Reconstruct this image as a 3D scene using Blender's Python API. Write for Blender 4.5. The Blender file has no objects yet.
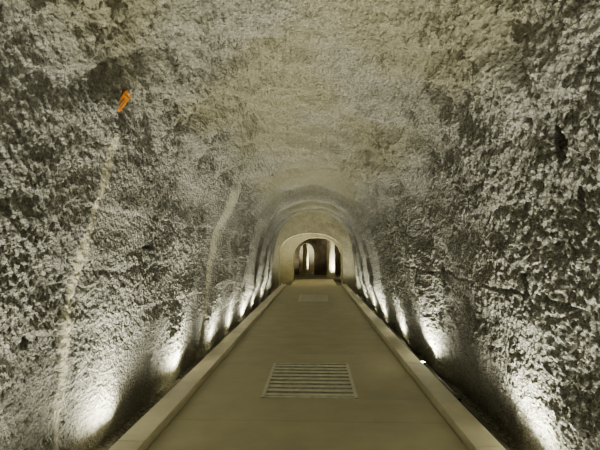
import bpy, bmesh, math, random
from mathutils import Vector, noise, Matrix
random.seed(4)
scene = bpy.context.scene
scene.view_settings.view_transform='AgX'
scene.view_settings.look='AgX - Medium High Contrast'
def link(o):
    scene.collection.objects.link(o); return o
def sstep(a,b,x):
    t=max(0.0,min(1.0,(x-a)/(b-a))); return t*t*(3-2*t)

# ---------------------------------------------------------------- materials
def new_mat(name):
    m=bpy.data.materials.new(name); m.use_nodes=True
    nt=m.node_tree; b=nt.nodes['Principled BSDF']
    return m,nt,b
def noise_node(nt,scale,detail=6,rough=0.6,vec=None):
    n=nt.nodes.new('ShaderNodeTexNoise'); n.inputs['Scale'].default_value=scale
    n.inputs['Detail'].default_value=detail; n.inputs['Roughness'].default_value=rough
    if vec: nt.links.new(vec,n.inputs['Vector'])
    return n
def ramp(nt,fac,stops):
    r=nt.nodes.new('ShaderNodeValToRGB')
    e=r.color_ramp.elements
    while len(e)<len(stops): e.new(0.5)
    for i,(p,c) in enumerate(stops):
        e[i].position=p; e[i].color=(*c,1)
    nt.links.new(fac,r.inputs['Fac']); return r
def mixc(nt,fac,a,b,mode='MIX'):
    m=nt.nodes.new('ShaderNodeMix'); m.data_type='RGBA'; m.blend_type=mode
    if isinstance(fac,(int,float)): m.inputs[0].default_value=fac
    else: nt.links.new(fac,m.inputs[0])
    for s,i in ((a,6),(b,7)):
        if isinstance(s,tuple): m.inputs[i].default_value=(*s,1)
        else: nt.links.new(s,m.inputs[i])
    return m.outputs[2]

def rock_material(name, dark, mid, light, seam=(0.58,0.56,0.45), brown=(0.30,0.29,0.215), bump=0.9):
    m,nt,b=new_mat(name)
    tc=nt.nodes.new('ShaderNodeTexCoord'); v=tc.outputs['Object']
    n1=noise_node(nt,2.2,8,0.65,v); n2=noise_node(nt,48,4,0.7,v)
    base=ramp(nt,n1.outputs['Fac'],[(0.3,dark),(0.5,mid),(0.72,light)]).outputs[0]
    sp=ramp(nt,n2.outputs['Fac'],[(0.40,(0.64,0.64,0.64)),(0.60,(1.2,1.2,1.18))]).outputs[0]
    col=mixc(nt,1.0,base,sp,'MULTIPLY')
    a=nt.nodes.new('ShaderNodeAttribute'); a.attribute_name='brown'
    col=mixc(nt,a.outputs['Fac'],col,mixc(nt,0.25,brown,mixc(nt,1.0,(0.375,0.365,0.275),sp,'MULTIPLY')))
    a2=nt.nodes.new('ShaderNodeAttribute'); a2.attribute_name='seam'
    col=mixc(nt,a2.outputs['Fac'],col,seam)
    nt.links.new(col,b.inputs['Base Color'])
    b.inputs['Roughness'].default_value=0.8
    b.inputs['Specular IOR Level'].default_value=0.3
    nb=noise_node(nt,50,3,0.6,v)
    vo=nt.nodes.new('ShaderNodeTexVoronoi'); vo.inputs['Scale'].default_value=42
    wv=nt.nodes.new('ShaderNodeVectorMath'); wv.operation='MULTIPLY_ADD'
    nt.links.new(nb.outputs['Color'],wv.inputs[0]); wv.inputs[1].default_value=(0.03,0.03,0.03); nt.links.new(v,wv.inputs[2])
    nt.links.new(wv.outputs[0],vo.inputs['Vector'])
    ad=nt.nodes.new('ShaderNodeMath'); ad.operation='MULTIPLY_ADD'
    nt.links.new(vo.outputs['Distance'],ad.inputs[0]); ad.inputs[1].default_value=0.9
    nt.links.new(nb.outputs['Fac'],ad.inputs[2])
    bp=nt.nodes.new('ShaderNodeBump'); bp.inputs['Distance'].default_value=0.026
    st=nt.nodes.new('ShaderNodeMath'); st.operation='MULTIPLY_ADD'
    nt.links.new(a2.outputs['Fac'],st.inputs[0]); st.inputs[1].default_value=-0.5*bump; st.inputs[2].default_value=bump; st.use_clamp=True
    nt.links.new(st.outputs[0],bp.inputs['Strength'])
    nt.links.new(ad.outputs[0],bp.inputs['Height']); nt.links.new(bp.outputs[0],b.inputs['Normal'])
    return m
MAT_ROCK=rock_material('carved_rock',(0.27,0.27,0.25),(0.36,0.36,0.33),(0.45,0.45,0.415))
MAT_END=rock_material('pale_plastered_rock',(0.50,0.48,0.36),(0.58,0.55,0.42),(0.66,0.63,0.48),bump=0.3)
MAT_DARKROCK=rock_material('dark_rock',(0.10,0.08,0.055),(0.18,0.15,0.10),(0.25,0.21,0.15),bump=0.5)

def simple_mat(name,col,rough=0.5,metal=0,var=0.25,scale=8,bump=0.1,bscale=60):
    m,nt,b=new_mat(name)
    tc=nt.nodes.new('ShaderNodeTexCoord'); v=tc.outputs['Object']
    n=noise_node(nt,scale,6,0.6,v)
    lo=tuple(c*(1-var) for c in col); hi=tuple(min(1,c*(1+var)) for c in col)
    r=ramp(nt,n.outputs['Fac'],[(0.35,lo),(0.65,hi)])
    nt.links.new(r.outputs[0],b.inputs['Base Color'])
    b.inputs['Roughness'].default_value=rough; b.inputs['Metallic'].default_value=metal
    nb=noise_node(nt,bscale,4,0.6,v)
    bp=nt.nodes.new('ShaderNodeBump'); bp.inputs['Strength'].default_value=bump; bp.inputs['Distance'].default_value=0.005
    nt.links.new(nb.outputs['Fac'],bp.inputs['Height']); nt.links.new(bp.outputs[0],b.inputs['Normal'])
    return m
MAT_FLOOR=simple_mat('walkway_boards',(0.47,0.44,0.31),0.6,0,0.07,2.5,0.12)
MAT_KERB=simple_mat('kerb_board',(0.60,0.565,0.43),0.55,0,0.1,3,0.1)
MAT_GRATE=simple_mat('grate_steel',(0.66,0.64,0.54),0.45,0.2,0.15,12,0.1)
MAT_BLACK=simple_mat('black_plastic',(0.02,0.02,0.02),0.5,0,0.2)
MAT_PIT=simple_mat('pit_dark',(0.02,0.018,0.012),0.9)
MAT_GRAVEL=simple_mat('trench_gravel',(0.22,0.205,0.165),0.95,0,0.7,34,1.0,50)
MAT_ORANGE=simple_mat('orange_plastic',(0.72,0.27,0.035),0.5,0,0.15,20)
MAT_PIPE=simple_mat('grey_conduit',(0.12,0.115,0.09),0.5,0,0.2)
def emis(name,col,s):
    m,nt,b=new_mat(name); b.inputs['Base Color'].default_value=(*col,1)
    b.inputs['Emission Color'].default_value=(*col,1); b.inputs['Emission Strength'].default_value=s; return m
LAMPCOL=(1.0,0.965,0.79)
MAT_LENS=emis('lamp_lens',LAMPCOL,40)

def mesh_obj(name,verts,faces,mats,smooth=False,attrs=None,matidx=None):
    me=bpy.data.meshes.new(name); me.from_pydata(verts,[],faces)
    for m in mats: me.materials.append(m)
    if smooth: me.polygons.foreach_set('use_smooth',[True]*len(me.polygons))
    if matidx: me.polygons.foreach_set('material_index',matidx)
    if attrs:
        for k,vals in attrs.items():
            a=me.attributes.new(k,'FLOAT','POINT'); a.data.foreach_set('value',vals)
    me.update()
    return link(bpy.data.objects.new(name,me))

# ---------------------------------------------------------------- profile
HALF=[(1.80,-0.25),(1.73,0.2),(1.68,0.9),(1.60,1.5),(1.47,2.1),(1.29,2.54),(1.00,2.9),(0.55,3.15),(0.0,3.25)]
def catmull(P,n=24):
    out=[]
    for i in range(len(P)-1):
        p0=P[max(i-1,0)];p1=P[i];p2=P[i+1];p3=P[min(i+2,len(P)-1)]
        for k in range(n):
            t=k/n
            out.append(tuple(0.5*((2*p1[j])+(-p0[j]+p2[j])*t+(2*p0[j]-5*p1[j]+4*p2[j]-p3[j])*t*t+(-p0[j]+3*p1[j]-3*p2[j]+p3[j])*t**3) for j in (0,1)))
    out.append(P[-1]); return out
def resample(c,n):
    L=[0]
    for i in range(1,len(c)): L.append(L[-1]+math.dist(c[i],c[i-1]))
    out=[];j=0
    for k in range(n+1):
        s=L[-1]*k/n
        while j<len(L)-2 and L[j+1]<s: j+=1
        t=(s-L[j])/max(1e-9,L[j+1]-L[j])
        out.append((c[j][0]*(1-t)+c[j+1][0]*t,c[j][1]*(1-t)+c[j+1][1]*t))
    return out
def full_profile(half,n):
    full=half+[(-x,z) for x,z in reversed(half[:-1])]
    return resample(catmull(full),n)

def seclist(y,S):
    if y<=S[0][0]: return S[0][1]
    for i in range(len(S)-1):
        if y<=S[i+1][0]:
            t=(y-S[i][0])/(S[i+1][0]-S[i][0]); return S[i][1]*(1-t)+S[i+1][1]*t
    return S[-1][1]
SX=[(-5,1.0),(3,1.0),(6.4,0.995),(6.7,0.99),(6.88,0.915),(8.4,0.925),(10.2,0.96),(10.28,0.855),(10.9,0.86),(10.98,0.91),(12.2,0.94),(12.28,0.865),(12.8,0.87),(12.88,0.95),(14.2,0.98),(14.28,0.90),(14.8,0.90),(14.88,1.06),(16.5,1.06),(16.58,0.97),(17.0,0.97),(17.1,1.12),(20,1.12)]
SZ=[(-5,1.03),(3,1.02),(6.4,0.995),(6.7,0.985),(6.88,0.94),(8.4,0.935),(10.2,0.945),(10.28,0.85),(10.9,0.855),(10.98,0.90),(12.2,0.925),(12.28,0.865),(12.8,0.865),(12.88,0.93),(14.2,0.95),(14.28,0.89),(14.8,0.89),(14.88,1.0),(16.5,1.03),(16.58,0.96),(17.0,0.96),(17.1,1.06),(20,1.06)]

HOLES=[ # side, y, z, ry, rz, depth
 (1,3.25,1.27,0.045,0.11,0.2),(1,2.50,2.15,0.06,0.12,0.2),(1,5.4,1.25,0.05,0.2,0.1),(1,2.45,1.80,0.04,0.08,0.1),(-1,4.2,1.55,0.12,0.02,0.05),(-1,2.6,0.95,0.04,0.04,0.06),(1,2.75,2.35,0.03,0.03,0.08)]
def displacement(p,side,s):
    x,y,z=p
    q=Vector(p)
    wall=1.0-sstep(2.2,2.95,z)
    far=sstep(5.5,7.5,y)
    d=(0.09*noise.noise(q*0.8+Vector((3,1,7)))+0.045*noise.noise(q*2.1+Vector((9,2,1))))*(1-0.5*far)
    d+=0.018*noise.noise(q*5.0)
    w=Vector((x,(y+0.45*z),(z-0.35*y)*0.65))
    w+=0.012*noise.noise_vector(q*14)
    r1=noise.noise(w*17.0)
    amp=0.6+0.6*noise.noise(q*1.1+Vector((1,4,2)))+(0.25 if x>0 else 0.0)
    amp=max(0.25,amp)
    if y>1.3 and y<13:
        F1=noise.voronoi(w*28.0)[0][0]; F2=noise.noise(w*55.0)
        amp2=amp*(0.45+0.55*wall)
        d-=amp2*0.036*F1
        d+=amp2*0.010*F2
    d+=wall*amp*0.016*r1
    sz=z+0.08*noise.noise(q*1.3); k=sz*2.2; fr=k-math.floor(k)
    d-=wall*0.010*(sstep(0.0,0.12,fr)-fr)*(1+noise.noise(q*1.9))
    t=noise.fractal(Vector((x*1.3,y*3.4,z*2.3)),0.8,2.1,6)*6
    fl=math.floor(t); te=(fl+sstep(0.0,0.12,t-fl))/6
    d+=(1-wall)*(0.17*te*(1-0.6*sstep(6.5,9,y))+0.010*r1)
    return d

def build_shell(prefix,ys,n,half,sx,sz,mat,paint=True,rough=1.0):
    prof=full_profile(half,n)
    N=[]
    for i in range(n+1):
        a=prof[max(i-1,0)];b=prof[min(i+1,n)]
        tx,tz=b[0]-a[0],b[1]-a[1]; l=math.hypot(tx,tz); N.append((tz/l,-tx/l))
    skew=[(0.42*(px/1.6)+0.42) if paint else 0 for px,pz in prof]
    low=[sstep(0.1,0.9,pz) for px,pz in prof]
    rows=[];br=[];se=[]
    for y in ys:
        row=[]
        kf=sstep(9,7.5,y)
        for i,(px,pz) in enumerate(prof):
            ye=y+skew[i]*kf
            fx,fz=sx(ye),sz(ye)
            fb=max(fx,0.965)
            x=px*(fb+(fx-fb)*low[i]); z=pz*fz if pz>0 else pz
            side=1 if px>0 else -1
            d=displacement((x,y,z),side,i/n)*rough
            if paint:
                for (hs,hy,hz,ry,rz,dp) in HOLES:
                    if hs==side and abs(y-hy)<3*ry and abs(z-hz)<3*rz:
                        e=((y-hy)/ry)**2+((z-hz)/rz)**2
                        e*=1+0.8*noise.noise(Vector((y*14,z*14,3)))
                        d+=dp*(1-sstep(0.5,1.3,e))
                if side==1:
                    zc=1.26-0.10*(6-y)/4+0.05*noise.noise(Vector((y*2,1,1)))
                    d+=0.030*math.exp(-((z-zc)/0.014)**2)*sstep(7.5,6,y)*max(0,0.6+1.3*noise.noise(Vector((y*3,4,1))))
                    d+=0.08*sstep(0.5,0.0,z)*sstep(8,6,y)
                else:
                    zc=1.33+0.05*noise.noise(Vector((y*2,5,1)))
                    d+=0.010*math.exp(-((z-zc)/0.012)**2)*sstep(5.5,4.5,y)*max(0,0.5+1.3*noise.noise(Vector((y*3,9,1))))
            sm=0.0
            if paint and side==-1 and 2.5<y<7.2:
                yc=3.06+0.05*noise.noise(Vector((z*2.2,0,4)))+0.03*(z-1.3)
                wd=(0.06+0.035*noise.noise(Vector((z*3,7,4))))*(0.8 if z>1.5 else 1.0)
                v=1-sstep(0.5,1.3,abs(y-yc)/wd+0.7*noise.noise(Vector((x,y*15,z*15))))
                v*=sstep(2.42,2.3,z)
                sm=max(0,v)*(0.5+0.5*sstep(0.1,0.9,z))
                v2=1-sstep(0.5,1.2,abs(y-6.74)/0.07+0.5*noise.noise(Vector((x,y*9,z*9))))
                sm=max(sm,0.6*v2*sstep(2.75,2.4,z))
                d=d*(1-0.35*sm)+0.004*sm
            nx,nz=N[i]
            row.append((x+nx*d,y,z+nz*d))
            b=0.0
            if paint:
                wall=sstep(2.4,2.9,z)
                b=wall*(0.35+0.65*sstep(-0.3,0.3,noise.noise(Vector((x*1.2,y*0.8,2)))+0.1))
                b=max(b,0.35*sstep(0.6,0.0,z))
            br.append(b); se.append(sm)
        rows.append(row)
    cR=next(i for i,p in enumerate(prof) if p[1]>2.75*min(1,half[-1][1]/3.2)); cL=n-cR
    out=[]
    for nm,a,b in ((prefix[0],0,cR),(prefix[1],cR,cL),(prefix[2],cL,n)):
        w=b-a+1; V=[];B=[];S=[]
        for j,row in enumerate(rows):
            V+=row[a:b+1]; o=j*(n+1); B+=br[o+a:o+b+1]; S+=se[o+a:o+b+1]
        F=[(j*w+i,j*w+i+1,(j+1)*w+i+1,(j+1)*w+i) for j in range(len(rows)-1) for i in range(w-1)]
        out.append(mesh_obj(nm,V,F,[mat],True,{'brown':B,'seam':S}))
    return out

ys=[];y=-4.0
while y<1.4: ys.append(y); y+=0.07
while y<19.7: ys.append(y); y+=min(0.045,max(0.009,0.0038*y))
ys.append(19.7)
WR,CE,WL=build_shell(('wall_right','ceiling','wall_left'),ys,1040,HALF,lambda y:seclist(y,SX),lambda y:seclist(y,SZ),MAT_ROCK)

# ---------------------------------------------------------------- walls with arched openings
def arch_curve(x0,x1,spring,top,n=40,zb=-0.25,p=2.0):
    cx=(x0+x1)/2;a=(x1-x0)/2;pts=[(x1,zb+(spring-zb)*k/10) for k in range(10)]
    for k in range(n+1):
        t=math.pi*k/n; c,s=math.cos(t),math.sin(t)
        pts.append((cx+a*math.copysign(abs(c)**(2/p),c),spring+(top-spring)*abs(s)**(2/p)))
    pts+=[(x0,zb+(spring-zb)*(10-k)/10) for k in range(1,11)]
    return pts
def arched_wall(name,y,thick,hole,outer,mat,nr=16,amp=0.03):
    n=120
    H=resample(hole,n); O=resample(outer,n)
    V=[];F=[]
    for r in range(nr+1):
        t=r/nr
        for i in range(n+1):
            x=H[i][0]*(1-t)+O[i][0]*t; z=H[i][1]*(1-t)+O[i][1]*t
            V.append((x,y+amp*noise.noise(Vector((x*3,y,z*3)))+amp*0.5*noise.noise(Vector((x*9,y,z*9))),z))
    w=n+1
    for r in range(nr):
        for i in range(n): F.append((r*w+i,r*w+i+1,(r+1)*w+i+1,(r+1)*w+i))
    o=len(V); nt=8
    for r in range(1,nt+1):
        for i in range(n+1):
            k=1+0.02*noise.noise(Vector((H[i][0]*4,y+r*.3,H[i][1]*4)))
            V.append((H[i][0]*k,y+thick*r/nt,H[i][1]*k))
    for r in range(nt):
        for i in range(n):
            a=(o+(r-1)*w) if r>0 else 0; b=o+r*w
            F.append((a+i,a+i+1,b+i+1,b+i))
    a=o+(nt-1)*w; b=len(V)
    for i in range(n+1): V.append((O[i][0],y+thick,O[i][1]))
    for i in range(n): F.append((a+i,a+i+1,b+i+1,b+i))
    return mesh_obj(name,V,F,[mat],False)
OUT=[(x*1.25,z*1.1 if z>0 else z) for x,z in full_profile(HALF,120)]
arched_wall('wall_end',19.6,0.7,arch_curve(-1.58,1.32,1.35,2.36,p=2.3),OUT,MAT_END)
H2=[(2.1,-0.25),(2.1,0.5),(2.05,1.5),(1.8,2.2),(1.2,2.6),(0.6,2.75),(0.0,2.8)]
ys2=[20.3+0.15*k for k in range(0,22)]
build_shell(('wall_right.001','ceiling.001','wall_left.001'),ys2,120,H2,lambda y:1,lambda y:1,MAT_END,False,rough=0.8)
OUT2=[(x*1.2,z*1.1 if z>0 else z) for x,z in full_profile(H2,120)]
arched_wall('wall_middle_chamber',23.4,0.8,arch_curve(-1.12,1.48,1.2,2.30,p=2.1),OUT2,MAT_END)
ys3=[24.1+0.3*k for k in range(0,30)]
H3=[(3.0,-0.25),(3.0,0.5),(2.95,1.5),(2.5,2.4),(1.7,2.8),(0.8,2.95),(0.0,3.0)]
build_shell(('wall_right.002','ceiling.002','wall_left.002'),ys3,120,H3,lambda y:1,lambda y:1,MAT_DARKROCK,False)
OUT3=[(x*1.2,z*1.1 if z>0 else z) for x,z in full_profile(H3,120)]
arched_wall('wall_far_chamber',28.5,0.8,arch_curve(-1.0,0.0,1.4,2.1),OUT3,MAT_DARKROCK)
mesh_obj('wall_far_end',[(-4,32.8,-.3),(4,32.8,-.3),(4,32.8,3.6),(-4,32.8,3.6)],[(0,1,2,3)],[MAT_END])
mesh_obj('wall_back',[(-3,-3.95,-.3),(3,-3.95,-.3),(3,-3.95,3.8),(-3,-3.95,3.8)],[(3,2,1,0)],[MAT_ROCK])

def pillar(name,x,y,r,h,mat):
    V=[];F=[];n=28;m=24
    for j in range(m+1):
        t=j/m; rr=r*(1+0.5*sstep(0.75,1,t)+0.2*sstep(0.15,0,t))
        for i in range(n):
            a=2*math.pi*i/n; c,s=math.cos(a),math.sin(a)
            k=rr*(1+0.12*noise.noise(Vector((c*2+x,s*2,t*6))))
            V.append((x+k*c,y+k*s,-0.01+t*(h+0.05)))
    for j in range(m):
        for i in range(n): F.append((j*n+i,j*n+(i+1)%n,(j+1)*n+(i+1)%n,(j+1)*n+i))
    return mesh_obj(name,V,F,[mat],True)
pillar('stone_pillar',1.02,26.2,0.24,2.9,MAT_END)
pillar('stone_pillar.001',-0.62,30.9,0.2,2.9,MAT_END)

# ---------------------------------------------------------------- boxes helper
def boxes(name,bl,mats,bevel=0.0):
    bm=bmesh.new()
    for (x0,x1,y0,y1,z0,z1,mi) in bl:
        r=bmesh.ops.create_cube(bm,size=1)
        vs=r['verts']
        bmesh.ops.transform(bm,matrix=Matrix.Translation(((x0+x1)/2,(y0+y1)/2,(z0+z1)/2))@Matrix.Diagonal((x1-x0,y1-y0,z1-z0,1)),verts=vs)
        for v in vs:
            for f in v.link_faces: f.material_index=mi
    me=bpy.data.meshes.new(name); bm.to_mesh(me); bm.free()
    for m in mats: me.materials.append(m)
    o=link(bpy.data.objects.new(name,me))
    if bevel:
        b=o.modifiers.new('bevel','BEVEL'); b.width=bevel; b.segments=2
    return o

mesh_obj('floor',[(-3.6,-4,-.16),(3.6,-4,-.16),(3.6,23.9,-.16),(-3.6,23.9,-.16),(3.6,23.9,0),(-3.6,23.9,0),(3.6,33,0),(-3.6,33,0)],[(0,1,2,3),(3,2,4,5),(5,4,6,7)],[MAT_GRAVEL])
G=[(-0.50,0.50,4.52,5.88),(-0.45,0.47,13.2,15.2)]
bl=[];WI=1.22
cuts=[-3.9,G[0][2],G[0][3],G[1][2],G[1][3],23.9]
def panels(x0,x1,y0,y1):
    n=max(1,round((y1-y0)/0.6)); st=(y1-y0)/n
    for k in range(n): bl.append((x0,x1,y0+k*st+0.0015,y0+(k+1)*st-0.0015,-0.12,0.0,0))
panels(-WI,WI,cuts[0],cuts[1]); panels(-WI,WI,cuts[2],cuts[3]); panels(-WI,WI,cuts[4],19.5)
panels(-1.05,1.05,19.5,23.9)
for g in G:
    bl.append((-WI,g[0],g[2],g[3],-0.12,0,0)); bl.append((g[1],WI,g[2],g[3],-0.12,0,0))
boxes('walkway',bl,[MAT_FLOOR])
for i,g in enumerate(G):
    x0,x1,y0,y1=g; b=[]
    fw=0.035
    b+=[(x0,x1,y0,y0+fw,-0.05,0.008,0),(x0,x1,y1-fw,y1,-0.05,0.008,0),(x0,x0+fw,y0,y1,-0.05,0.0079,0),(x1-fw,x1,y0,y1,-0.05,0.0079,0)]
    n=9 if i==0 else 6; p=(y1-y0-2*fw)/n
    for k in range(n):
        c=y0+fw+(k+0.5)*p; b.append((x0+fw,x1-fw,c-p*0.27,c+p*0.27,-0.02,0.004,0))
    b.append((x0,x1,y0,y1,-0.15,-0.11,1))
    b.append(((x0+x1)/2-.015,(x0+x1)/2+.015,y0,y1,-0.07,-0.021,1))
    boxes('floor_grate' if i==0 else 'floor_grate.001',b,[MAT_GRATE,MAT_PIT])
for s,nm in ((-1,'walkway_kerb'),(1,'walkway_kerb.001')):
    b=[];y=-3.9
    while y<19.3:
        y2=min(y+2.4,19.4)
        xs=sorted((s*1.23,s*1.44)); b.append((xs[0],xs[1],y+0.002,y2-0.002,-0.14,0.075,0))
        y=y2
    boxes(nm,b,[MAT_KERB],0.006)

def tube(name,pts,r,mat):
    cu=bpy.data.curves.new(name,'CURVE'); cu.dimensions='3D'; cu.bevel_depth=r; cu.bevel_resolution=3
    s=cu.splines.new('POLY'); s.points.add(len(pts)-1)
    for p,q in zip(s.points,pts): p.co=(*q,1)
    cu.materials.append(mat); return link(bpy.data.objects.new(name,cu))
tube('cable_conduit',[(1.62+0.015*math.sin(y*1.7),y,-0.105) for y in [k*0.3-3.5 for k in range(76)]],0.03,MAT_PIPE)
tube('cable_conduit.001',[(-1.60+0.015*math.sin(y*1.3),y,-0.13) for y in [k*0.3-3.5 for k in range(76)]],0.02,MAT_PIPE)

# ---------------------------------------------------------------- uplights
def uplight(x,y,side,power,z=-0.16,lit=True,raised=0.0,vault=1.0):
    """low drum fitting sitting in the trench, lens just under the kerb's sight line"""
    root=link(bpy.data.objects.new('uplight',None)); root.location=(x,y,z)
    H=0.11+raised
    bm=bmesh.new()
    bmesh.ops.create_cone(bm,cap_ends=True,segments=20,radius1=0.040,radius2=0.044,depth=0.07,matrix=Matrix.Translation((0,0,H-0.045)))
    bmesh.ops.create_cone(bm,cap_ends=False,segments=20,radius1=0.048,radius2=0.048,depth=0.02,matrix=Matrix.Translation((0,0,H-0.005)))
    for sx in (-1,1):
        bmesh.ops.create_cube(bm,size=1,matrix=Matrix.Translation((0,sx*0.049,(H-0.02)/2))@Matrix.Diagonal((0.02,0.006,H-0.02,1)))
    bmesh.ops.create_cube(bm,size=1,matrix=Matrix.Translation((0,0,0.004))@Matrix.Diagonal((0.06,0.11,0.008,1)))
    me=bpy.data.meshes.new('housing'); bm.to_mesh(me); bm.free(); me.materials.append(MAT_BLACK)
    h=link(bpy.data.objects.new('housing',me)); h.parent=root
    bm=bmesh.new(); bmesh.ops.create_circle(bm,cap_ends=True,segments=20,radius=0.042,matrix=Matrix.Translation((0,0,H)))
    me=bpy.data.meshes.new('lens'); bm.to_mesh(me); bm.free(); me.materials.append(MAT_LENS if lit else MAT_PIPE)
    l=link(bpy.data.objects.new('lens',me)); l.parent=root
    if lit:
        for nm,pw,sz,dx in (('wash_lamp',power,168,0.0),('vault_fill',power*vault,125,0.5)):  # vault spot is fill added beside the wash, brightens ceiling and far wall
            ld=bpy.data.lights.new(nm,'SPOT'); ld.energy=pw; ld.color=LAMPCOL
            ld.spot_size=math.radians(sz); ld.spot_blend=1.0; ld.shadow_soft_size=0.03
            lo=link(bpy.data.objects.new(nm,ld)); lo.parent=root; lo.location=(0,0,H+0.05)
            d=Vector((-side*dx,0.0,1.0)); lo.rotation_euler=d.to_track_quat('-Z','Y').to_euler()
P=110
def vlt(y): return 0.62 if y<5 else (0.45 if y<6.3 else 0.15)
def pw(y): return P if y<6.5 else (P*0.72 if y<9.7 else P*0.85)
for y in (-2.2,0.0,1.8,3.6,5.4,7.2,8.6,10.05,11.8,13.9,16.1,18.0): uplight(-1.495,y,-1,pw(y),vault=vlt(y))
for y in (-2.4,-0.2,1.6,3.3,5.95,7.9,10.05,11.8,13.9,16.1,18.4): uplight(1.495,y,1,pw(y),raised=0.07 if y==5.95 else 0,vault=vlt(y))
uplight(1.52,4.6,1,0,lit=False,raised=0.05)
uplight(1.6,21.0,1,120,z=-0.16,vault=0.7); uplight(-1.6,21.3,-1,120,z=-0.16,vault=0.7)
uplight(1.5,25.6,1,260,z=0.0); uplight(-1.35,27.6,-1,90,z=0.0); uplight(0.3,31.0,1,400,z=0.0)

# ---------------------------------------------------------------- orange tag on wall
from mathutils.bvhtree import BVHTree
dg=bpy.context.evaluated_depsgraph_get()
o=Vector((0.06,0,1.5)); d=Vector((-201/430,1,157/430)).normalized()
hits=[BVHTree.FromObject(t,dg).ray_cast(o,d)[0] for t in (CE,WL)]
hits=[h for h in hits if h]
hp=min(hits,key=lambda h:(h-o).length) if hits else Vector((-1.38,3.05,2.6))
root=link(bpy.data.objects.new('orange_marker_tag',None))
nrm=Vector((0.80,-0.5,-0.4)).normalized()
yax=Vector((0.65,0.15,1)); yax=(yax-nrm*yax.dot(nrm)).normalized(); xax=yax.cross(nrm)
M=Matrix((xax,yax,nrm)).transposed().to_4x4(); M.translation=hp+nrm*0.035
root.matrix_world=M
def child(ob):
    ob.parent=root
child(boxes('plate',[(-0.03,0.03,-0.075,0.075,-0.04,0.0,0)],[MAT_ORANGE],0.006))
child(boxes('label_print',[(-0.012,-0.004,-0.055,0.02,0.0,0.002,0),(0.006,0.011,-0.05,0.01,0.0,0.002,0),(-0.022,0.022,0.04,0.048,0,0.002,0)],[MAT_PIPE]))
child(boxes('fixing_bolt',[(-0.006,0.006,0.060,0.070,-0.03,0.006,0)],[MAT_GRATE],0.002))

# ---------------------------------------------------------------- world, camera
w=bpy.data.worlds.new('w'); scene.world=w; w.use_nodes=True
w.node_tree.nodes['Background'].inputs[0].default_value=(0.02,0.02,0.018,1)
cam=bpy.data.cameras.new('camera'); co=link(bpy.data.objects.new('camera',cam))
F=430; cam.sensor_width=36; cam.lens=F/600*36; cam.clip_start=0.05
co.location=(0.06,0,1.5)
pitch=math.atan(27/F); yaw=math.atan(15/F)
co.rotation_euler=(math.pi/2+pitch,0,yaw)
scene.camera=co
